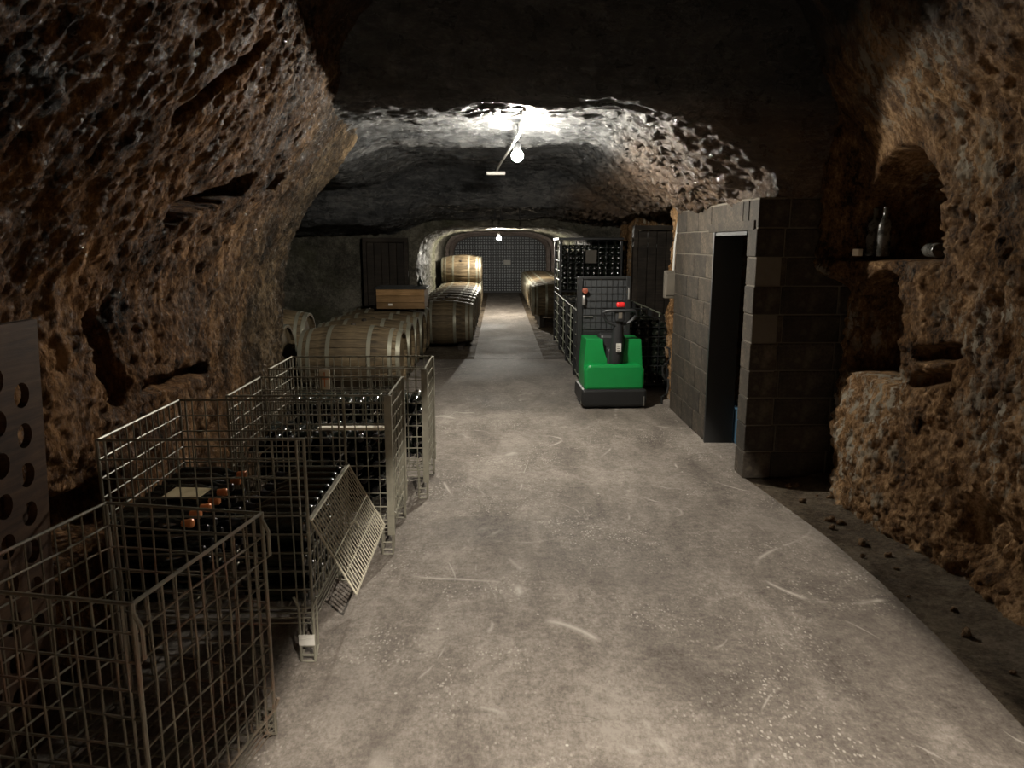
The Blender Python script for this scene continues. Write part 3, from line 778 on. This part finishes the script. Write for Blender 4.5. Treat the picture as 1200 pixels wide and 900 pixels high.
# ------------------------------------------------------------------ barrels
def barrel_meshes(L, Rm, Re, ns=22):
    hl = L / 2; rad = lambda t: Re + (Rm - Re) * (1 - t * t)
    def stave(m, a):
        n = 9; w_ = PI / ns - .006; vs = []; fs = []
        for i in range(n):
            t = -1 + 2 * i / (n - 1); r = rad(t)
            for da, dr in ((-w_, -.004), (-w_ * .7, 0), (w_ * .7, 0), (w_, -.004), (w_, -.026), (-w_, -.026)):
                vs.append((t * hl, (r + dr) * math.cos(a + da), (r + dr) * math.sin(a + da)))
        for i in range(n - 1):
            for k in range(6): fs.append((i * 6 + k, i * 6 + (k + 1) % 6, (i + 1) * 6 + (k + 1) % 6, (i + 1) * 6 + k))
        fs += [tuple(range(6)), tuple((n - 1) * 6 + k for k in range(5, -1, -1))]
        m.add(vs, fs)
    one = MB(); stave(one, 0); one = one.mesh('stave', 'oak', 35)
    allm = MB()
    for k in range(ns): stave(allm, 2 * PI * k / ns)
    allm = allm.mesh('staves', 'oak', 35)
    hoops = []
    Rx = Matrix.Rotation(PI / 2, 4, 'Y')
    for t0, wd in ((-.96, .05), (-.80, .04), (-.40, .045), (.40, .045), (.80, .04), (.96, .05)):
        ta = max(-1, t0 - wd / L); tb = min(1, t0 + wd / L)
        p = [(rad(ta) - .004, ta * hl), (rad(ta) + .004, ta * hl), (rad(tb) + .004, tb * hl), (rad(tb) - .004, tb * hl)]
        hoops.append(MB().lathe(p, 28, Rx, True).mesh('hoop', 'hoop', 30))
    heads = []
    for sgn in (-1, 1):
        m = MB(); r = rad(.93) - .02
        for k in range(6):
            x0_ = -r + 2 * r * k / 6; x1_ = -r + 2 * r * (k + 1) / 6 - .003; pts = []
            nn = 5
            for i in range(nn + 1):
                q = x0_ + (x1_ - x0_) * i / nn; pts.append((q, math.sqrt(max(0, r * r - q * q))))
            poly = pts + [(a, -b_) for a, b_ in reversed(pts)]
            n = len(poly); dz = (k % 2) * .0015
            m.add([(sgn * (hl * .93 + dz), a, b_) for a, b_ in poly] + [(sgn * (hl * .93 - .02), a, b_) for a, b_ in poly], [tuple(range(n)), tuple(range(2 * n - 1, n - 1, -1))] + [(i, n + i, n + (i + 1) % n, (i + 1) % n) for i in range(n)])
        heads.append(m.mesh('head', 'oak'))
    bung = MB().lathe([(.03, 0), (.028, .02), (0, .024)], 10).mesh('bung', 'oak_dark', 30)
    return dict(one=one, all=allm, hoops=hoops, heads=heads, bung=bung, ns=ns, Rm=Rm, L=L)
BA = barrel_meshes(1.12, .365, .30); BB = barrel_meshes(.95, .36, .295)
def barrel(B, loc, label, group, detail=True, rx=0.0, rz=0.0):
    t = thing('oak_barrel', label, 'barrel', loc, rz, group); t.rotation_euler = (rx, 0, rz)
    if detail:
        for k in range(B['ns']): link('stave', B['one'], t, None, (2 * PI * k / B['ns'], 0, 0))
    else: link('staves', B['all'], t)
    for h in B['hoops']: link('hoop', h, t)
    for h in B['heads']: link('head', h, t)
    link('bung', B['bung'], t, (0, 0, B['Rm'] - .004))
    return t
ordw = ['nearest', 'second', 'third', 'fourth', 'fifth', 'sixth', 'seventh', 'eighth', 'ninth', 'tenth', 'eleventh', 'twelfth']
g = 'oak barrels behind the wire cages'
labs = ['nearest oak barrel in the row right behind the wire cages', 'second oak barrel in the row behind the wire cages', 'third oak barrel in the row behind the wire cages',
        'oak barrel carrying the brown wooden box', 'last oak barrel of the row, hidden behind the wooden box']
for i in range(5): barrel(BA, (-1.64 + .01 * (i % 2), 8.32 + .735 * i, .395), labs[i], g, i < 4, .3 * i, math.radians(1.5 * ((i * 7) % 3 - 1)))
barrel(BA, (-2.98, 8.45, .44), 'oak barrel at far left whose dark head faces the rock corner', 'barrels in the left alcove', True, .5)
barrel(BA, (-2.92, 9.25, .50), 'oak barrel at far left, rear one of the pair in the alcove', 'barrels in the left alcove', False, .1)
g = 'oak barrels along the left side of the tunnel'
for i in range(8): barrel(BB, (-.90, 12.03 + .735 * i, .40), f'{ordw[i]} oak barrel from the front in the left tunnel row', g, i < 2, .2 * i)
for i in range(4): barrel(BB, (-.92, 18.0 + .735 * i, .40), f'{ordw[i]} lower barrel in the two-high stack deep in the tunnel' if i else 'front lower barrel in the two-high stack deep in the tunnel', 'two-high barrels deep in the tunnel', False, .2)
for i in range(3): barrel(BB, (-.92, 18.37 + .735 * i, 1.02), f'{ordw[i]} upper barrel in the two-high stack deep in the tunnel' if i else 'front upper barrel in the two-high stack deep in the tunnel', 'two-high barrels deep in the tunnel', False, .9)
g = 'oak barrels along the right side of the tunnel'
for i in range(10): barrel(BB, (1.15, 15.3 + .78 * i, .52), f'{ordw[i]} oak barrel from the front in the right tunnel row', g, False, .4 * i)
# cradles (beams) under the rows
def beams(name, label, xs, y0, y1, z1, grp):
    for k, x in enumerate(xs):
        m = MB(); m.box((x, (y0 + y1) / 2, z1 / 2 - .02), (.09, y1 - y0, z1 + .02), .006)
        tag(m.build(name, 'oak_dark'), label[k], 'beam', grp)
beams('timber_beam', ['inner timber rail under the barrels behind the cages', 'aisle-side timber rail under the barrels behind the cages'], (-1.98, -1.30), 8.0, 11.6, .045, 'rails under the cage-side barrels')
beams('timber_beam', ['wall-side timber rail under the left tunnel barrels', 'path-side timber rail under the left tunnel barrels'], (-1.2, -.62), 11.75, 20.6, .055, 'rails under the left tunnel barrels')
beams('timber_beam', ['path-side timber rail under the right tunnel barrels', 'wall-side timber rail under the right tunnel barrels'], (.87, 1.42), 15.0, 22.8, .17, 'rails under the right tunnel barrels')
beams('timber_beam', ['inner timber rail under the barrels in the left alcove', 'outer timber rail under the barrels in the left alcove'], (-3.3, -2.65), 8.1, 9.6, .11, 'rails under the alcove barrels')

# brown wooden box resting on the barrels
t = thing('wooden_box', 'brown wooden box with a dark lid resting on the oak barrels', 'box', (-1.36, 10.52, .767))
W, D, H = .66, .50, .27
for k in range(3):
    for sy in (-1, 1):
        m = MB(); m.box((0, sy * D / 2, .045 + .09 * k), (W, .02, .087), .003); m.build('plank', 'box_wood', t)
    for sx in (-1, 1):
        m = MB(); m.box((sx * (W / 2 - .01), 0, .045 + .09 * k), (.02, D - .02, .087), .003); m.build('plank', 'box_wood', t)
m = MB(); m.box((0, 0, .283), (W + .05, D + .05, .028), .006); m.build('lid', 'black_steel', t)
m = MB(); m.box((-.14, -D / 2 - .012, .06), (.055, .004, .028)); m.build('label_plate', 'white_paper', t)
m = MB(); m.box((0, 0, .005), (W - .04, D - .04, .012)); m.build('base', 'box_wood', t)
t = thing('black_bottle', 'small black bottle standing on the lid of the wooden box', 'bottle', (-1.12, 10.6, 1.066))
m = MB(); m.lathe([(.0, 0), (.038, 0), (.04, .01), (.04, .06), (.02, .09), (.013, .10), (.013, .13), (0, .13)], 12); m.build('body', 'glass', t, 40)

# ------------------------------------------------------------------ bottle cages stacked on the right
def stack_cage(loc, label, seed):
    W, D, H = .95, 1.10, .84; leg = .07
    t = thing('bottle_cage', label, 'cage', loc, 0, 'full bottle cages on the right'); x, y = W / 2, D / 2
    panel('x', -y, -x, x, leg, H, .12, .11, .0045, .008, .001).build('front_panel', 'black_steel', t)
    panel('x', y, -x, x, leg, H, .12, .11, .0045, .008, .001).build('rear_panel', 'black_steel', t)
    for sx in (-1, 1):
        m = MB(); n = 5
        for i in range(n + 1):
            z = leg + (H - leg) * i / n; wire(m, (sx * x, -y, z), (sx * x, y, z), .0085 if i in (0, n) else .0062, .002, 6)
        for i in range(3): q = -y + D * i / 2; wire(m, (sx * x, q, leg), (sx * x, q, H), .007)
        m.build('side_panel', 'wire_green', t)
    for sx in (-1, 1):
        for sy in (-1, 1):
            m = MB(); m.box((sx * x, sy * (y - .005), H / 2), (.04, .04, H), .004); m.build('post', 'black_steel', t)
    m = MB()
    for k in range(5): m.box((0, -y + .06 + (D - .12) * k / 4, leg - .01), (W, .08, .02))
    m.build('base', 'black_steel', t)
    b = MB(); rnd = random.Random(seed)
    pr = [(.0, -.26), (.013, -.26), (.013, -.22), (.038, -.15), (.039, -.005), (.034, 0), (.016, -.006), (0, -.008)]
    for k in range(9):
        for i in range(10):
            z = leg + .05 + k * .078; xx = -x + .055 + i * .0925
            if xx > x - .03: continue
            for sy in (-1, 1):
                Mx = Matrix.Translation((xx + rnd.uniform(-.004, .004), sy * (y - .02), z)) @ Matrix.Rotation(PI / 2 * (1 if sy < 0 else -1), 4, 'X')
                b.lathe(pr, 8, Mx)
    for i in range(10):          # top layer seen from above
        xx = -x + .055 + i * .0925
        for sy in (-.12, .12):
            b.lathe(pr, 8, Matrix.Translation((xx, sy * 2.0, leg + .05 + 8 * .078)) @ Matrix.Rotation(PI / 2 * (1 if sy < 0 else -1), 4, 'X'))
    o = b.build('bottles', 'glass', t, True); o['kind'] = 'stuff'
    m = MB(); m.box((0, .0, leg + .30), (W - .10, D - .66, .62)); m.build('inner_bottles', 'glass', t)
    return t
stack_cage((1.44, 8.82, 0), 'bottle cage directly behind the green pallet stacker', 1)
stack_cage((1.44, 9.96, 0), 'low bottle cage, second from the green pallet stacker', 2)
stack_cage((1.44, 11.10, 0), 'low bottle cage in front of the tall two-high stack', 3)
stack_cage((1.44, 12.28, 0), 'bottom bottle cage of the tall two-high stack', 4)
top = stack_cage((1.44, 12.28, .855), 'top bottle cage of the tall stack with a brown notice', 5)
m = MB(); m.box((0.0, -.57, .60), (.17, .006, .20)); m.build('notice', 'box_grey', top)
m = MB(); m.box((0, -.0, .875), (1.02, 1.16, .035), .004); m.build('lid', 'black_steel', top)
for k in range(3):
    m = MB(); m.box((-.482, -.36 + .34 * k, .62 - .2 * k), (.006, .20, .15)); m.build('label_plate', 'wire_green', top)

# ------------------------------------------------------------------ green pallet stacker
st = thing('pallet_stacker', 'green and black electric pallet stacker parked beside the bottle cages', 'forklift', (1.16, 7.45, 0), math.radians(2))
def cover():
    # green cowl with a U-shaped recess, rounded lower body
    k = []
    k += [(-.30, .20), (.30, .20), (.305, .40), (.28, .70), (.12, .705)]
    for i in range(9):
        a = i / 8; k.append((.115 - .10 * (1 - math.cos(a * PI / 2)) , .70 - .26 * math.sin(a * PI / 2)) if False else (.12 - .07 * a ** 2, .70 - .25 * a))
    k += [(.03, .425), (-.03, .425)]
    for i in range(9):
        a = 1 - i / 8; k.append((-.11 + .07 * a ** 2, .70 - .25 * a))
    k += [(-.28, .705), (-.305, .40)]
    return k
m = MB(); m.prism(cover(), -.02, .34); m.build('cowl', 'green_paint', st, bevel=.018)
m = MB(); m.prism([(-.305, .19), (.305, .19), (.308, .41), (.26, .455), (-.26, .455), (-.308, .41)], -.11, .10); m.build('lower_cowl', 'green_paint', st, bevel=.03)
m = MB(); m.prism([(-.31, .02), (.31, .02), (.335, .08), (.33, .205), (-.33, .205), (-.335, .08)], -.13, .42); m.build('chassis', 'black_steel', st, bevel=.025)
m = MB(); m.box((0, .15, .58), (.26, .22, .32), .03); m.box((0.01, .02, .50), (.16, .12, .22), .03); m.build('motor_cover', 'black_plastic', st)
m = MB(); m.box((.03, -.125, .63), (.05, .006, .085)); p = m.build('label_plate', 'white_paper', st)
m = MB()
for z in (.60, .62, .645): m.box((.03, -.129, z), (.034, .002, .008))
m.build('lettering', 'black_plastic', p)
for sx, xx in ((-1, -.295), (1, .215)):
    m = MB(); m.box((xx, .40, .80), (.05, .10, 1.02), .006); m.build('mast_channel', 'black_steel', st)
m = MB(); m.box((-.04, .40, 1.30), (.56, .08, .03), .006); m.box((-.04, .40, .72), (.50, .06, .04)); m.build('mast_crossbar', 'black_steel', st)
m = MB(); m.box((-.04, .385, 1.02), (.46, .012, .56)); g_ = m.build('guard_panel', 'grey_panel', st)
m = MB()
for k in range(8): m.box((-.24 + .057 * k, .374, 1.02), (.006, .008, .56))
for k in range(8): m.box((-.04, .372, .76 + .075 * k), (.46, .008, .006))
m.build('guard_mesh', 'black_steel', g_)
m = MB(); m.tube([(.02, .44, .3), (.02, .44, 1.2)], .03, 12); m.build('lift_cylinder', 'grey_panel', st, True)
# tiller arm and looped handle
m = MB(); m.tube([(.02, .02, .40), (.025, -.03, .52), (.03, -.055, .70), (.03, -.10, .92)], [.075, .075, .066, .04], 12); ti = m.build('tiller_arm', 'black_plastic', st, 40)
m = MB(); loop = [(.03 + .17 * math.cos(a) * (1 if abs(math.cos(a)) < .9 else .97), -.14 - .03 * math.sin(a), .95 + .075 * math.sin(a) + .02 * math.cos(2 * a)) for a in [2 * PI * k / 28 for k in range(29)]]
m.tube(loop, .016, 8, False); m.build('handle', 'black_plastic', ti, True)
m = MB(); m.box((.03, -.13, .95), (.10, .07, .12), .02); m.build('control_head', 'black_plastic', ti)
m = MB(); m.box((.035, -.15, 1.06), (.085, .05, .05), .016); m.build('stop_button', 'red', ti)
m = MB(); m.box((.03, -.170, .955), (.035, .006, .06)); m.build('key_plate', 'box_grey', ti)
m = MB(); m.lathe([(.0, .0), (.032, 0), (.030, .03), (0, .036)], 14, Matrix.Translation((-.25, .345, 1.17)) @ Matrix.Rotation(PI / 2, 4, 'X')); m.build('tail_lamp', 'amber', st, True)
m = MB(); m.lathe([(.018, 0), (.02, .01), (.02, .09), (.015, .10)], 10, Matrix.Translation((-.26, .335, 1.02))); m.build('hydraulic_fitting', 'steel', st, True); m = MB(); m.lathe([(.012, 0), (.012, .12)], 8, Matrix.Translation((.215, .335, 1.08))); m.build('hydraulic_fitting', 'steel', st, True)
m = MB(); m.box((-.21, .36, .895), (.10, .01, .012)); m.build('gauge_bar', 'steel', st)
m = MB(); m.box((-.305, -.06, .11), (.03, .03, .14), .01, (0, .35, 0)); m.build('bumper_corner', 'steel', st)
m = MB(); m.box((.30, -.135, .08), (.012, .01, .10)); m.build('bumper_strip', 'steel', st)
for sx in (-.27, .27):
    m = MB(); m.lathe([(.0, -.03), (.055, -.03), (.06, -.02), (.06, .02), (.055, .03), (0, .03)], 16, Matrix.Translation((sx, .30, .06)) @ Matrix.Rotation(PI / 2, 4, 'Y')); m.build('wheel', 'black_plastic', st, 40)

# hose and electrics on the rock pillar by the store room
t = thing('junction_box', 'grey weathered junction box on the rock pillar left of the store room', 'box', (1.72, 7.48, 1.25))
m = MB(); m.box((0, 0, 0), (.12, .07, .28), .012); m.build('housing', 'box_grey', t)
m = MB(); m.box((-.0, -.04, 0), (.09, .012, .22), .006); m.build('cover', 'box_grey', t)
m = MB(); m.tube([(.03, 0, .13), (.035, 0, .4), (.06, .0, .62), (.08, -.02, .78)], .012, 8); m.build('conduit', 'cable', t, True)
m = MB(); pts = [(1.70 + .035 * math.sin(k * .9), 7.42 + .012 * math.cos(k * .9), .62 - .045 * k + .03 * math.sin(k * 1.7)) for k in range(14)]
m.tube(pts, .011, 7); tag(m.build('rubber_hose', 'cable_black', None, True), 'black hose hanging on the rock beside the pallet stacker', 'hose')

# ------------------------------------------------------------------ bottles and bits in the rock hollows
def deco(loc, rot, label): return bottle(loc, rot, label, None, None, bottle_dusty_me, 'old_bottle')
deco((2.40, 4.80, 1.575), (0, .02, .3), 'dusty dark bottle standing upright, the left one in the rock niche')
deco((2.40, 4.66, 1.575), (0, -.02, .8), 'dusty dark bottle standing upright, the larger right one in the rock niche')
deco((2.56, 4.22, 1.615), (PI / 2, 0, math.radians(172)), 'dusty bottle lying at the back of the rock niche')
deco((2.46, 4.16, 1.615), (PI / 2, 0, math.radians(165)), 'dusty bottle lying at the front edge of the rock niche')
m = MB(); m.box((0, 0, .022), (.045, .045, .044), .004); o = m.build('candle_stub', 'card_white'); o.location = (2.29, 4.76, 1.575); o.rotation_euler = (0, 0, .5); tag(o, 'small pale cube on the niche sill left of the bottles', 'candle')
b = deco((2.62, 4.58, .915), (PI / 2, 0, math.radians(25)), 'dark bottle with a white label lying in the lower rock hole')
m = MB(); m.lathe([(.0412, .07), (.0412, .14)], 12); m.v = [p for p in m.v]; m.build('label', 'white_paper', b, True)
deco((2.60, 4.30, .95), (PI / 2, 0, math.radians(-20)), 'plain dusty bottle lying at the right of the lower rock hole')

# loose stones along the foot of the right wall
def stones():
    base = []
    for q in range(4):
        bm = bmesh.new(); bmesh.ops.create_icosphere(bm, subdivisions=2, radius=1)
        for v_ in bm.verts: v_.co *= 1 + .28 * math.sin(v_.co.x * 3 + q) * math.cos(v_.co.y * 4 + q * 2) + random.uniform(-.08, .08)
        me = bpy.data.meshes.new('stone'); bm.to_mesh(me); bm.free(); me.materials.append(M['rock_right']); base.append(me)
    for k in range(34):
        y = random.uniform(1.6, 4.95); x = 2.16 - .06 * min(1, max(0, (y - 2.6))) + random.uniform(-.16, .12); r_ = random.choice((.007, .010, .014, .02, .026))
        o = link('stone', random.choice(base), None, (x, y, r_ * .45 - .02), (random.uniform(0, 6), random.uniform(0, 6), random.uniform(0, 6))); o.scale = (r_, r_ * random.uniform(.7, 1.3), r_ * .75)
        tag(o, 'small loose rock fragment at the foot of the right wall', 'stone', 'rubble along the right wall')
stones()

# ------------------------------------------------------------------ lamps
def bulb_lamp(loc, zc, power, r, label, col):
    t = thing('pendant_bulb', label, 'lamp', loc)
    prof = [(0, -r)] + [(r * math.sin(a), -r * math.cos(a)) for a in (.35, .7, 1.05, 1.4, 1.75, 2.1, 2.4)] + [(r * .42, r * 1.15), (0, r * 1.15)]
    area = 4 * PI * r * r
    m = MB(); m.lathe(prof, 16); m.build('bulb', mat_emit('bulb_glow', col, power / (PI * area)), t, True)
    m = MB(); m.lathe([(r * .5, r * 1.1), (r * .62, r * 1.2), (r * .62, r * 2.1), (r * .3, r * 2.4)], 14); m.build('socket', 'black_plastic', t, 40)
    m = MB(); m.tube([(0, 0, r * 2.3), (.004, 0, (zc - loc[2]) * .6), (0, 0, zc - loc[2])], .005, 6); m.build('cord', 'cable_black', t)
    return t
bulb_lamp((.148, 6.1, 2.336), 2.60, LAMP_MID, .046, 'bright bare bulb hanging from the ceiling in mid cellar', COOL)
bulb_lamp((-.005, 17.5, 1.775), 2.12, LAMP_FAR, .05, 'glowing bulb hanging inside the arched tunnel', COOL)
# linear halogen floodlight in a deep sheet-metal trough over the near aisle
t = thing('floodlight', 'sheet-metal floodlight trough hanging over the near aisle', 'lamp', (.50, -.5, 0))
A_, B_ = .1635, .30; zb = 2.44
m = MB()
for sx in (-1, 1):
    m.add([(sx * .06, -.5, zb + .09), (sx * .06, 1.3, zb + .09), (sx * A_, 1.3, zb - B_), (sx * A_, -.5, zb - B_),
           (sx * (.06 + .003), -.5, zb + .093), (sx * (.06 + .003), 1.3, zb + .093), (sx * (A_ + .003), 1.3, zb - B_), (sx * (A_ + .003), -.5, zb - B_)],
          [(0, 1, 2, 3), (4, 7, 6, 5), (0, 4, 5, 1), (2, 6, 7, 3), (1, 5, 6, 2), (0, 3, 7, 4)])
m.box((0, .4, zb + .092), (.125, 1.8, .004))
for y in (-.5, 1.3): m.prism([(-A_, zb - B_), (A_, zb - B_), (.06, zb + .09), (-.06, zb + .09)], y - .002, y + .002)
m.build('reflector', 'black_steel', t)
r_ = .011
m = MB(); m.lathe([(0, -r_)] + [(r_ * math.sin(a), -r_ * math.cos(a)) for a in (.5, 1.0, 1.57, 2.1, 2.6)] + [(0, r_)], 12, Matrix.Translation((0, .4, zb)))
m.build('halogen_capsule', mat_emit('halogen_glow', WARM, LAMP_NEAR / (PI * 4 * PI * r_ * r_)), t, True)
m = MB(); m.box((0, .4, zb + .05), (.03, .03, .07)); m.build('lamp_holder', 'white_paper', t)
m = MB()
for y in (-.3, 1.1): m.tube([(0, y, zb + .09), (0, y, 3.3)], .006, 6)
m.build('hanger', 'cable_black', t)
# conduit along the ceiling
m = MB(); m.tube([(.165, 5.0, 2.50), (.16, 5.8, 2.47), (.12, 6.4, 2.46), (.02, 7.6, 2.44), (-.02, 8.2, 2.42)], .012, 7); m.build('x', 'cable', None, True)
o = bpy.data.objects['x']; o.name = 'cable_conduit'; tag(o, 'pale conduit running along the ceiling behind the bare bulb', 'conduit')
m = MB(); m.box((-.03, 8.2, 2.39), (.20, .10, .035), .006); tag(m.build('conduit_bracket', 'cable'), 'small pale bracket at the end of the ceiling conduit', 'bracket')
for k, x in enumerate((-.07, .02, .31)):
    m = MB(); m.tube([(x, 11.6, 2.4), (x + .01, 11.6, 2.02)], .012, 6); tag(m.build('hanging_wire', 'cable_black'), ['leftmost dark wire hanging before the arch', 'middle dark wire hanging before the arch', 'rightmost dark wire hanging before the arch'][k], 'wire', 'wires before the arch')
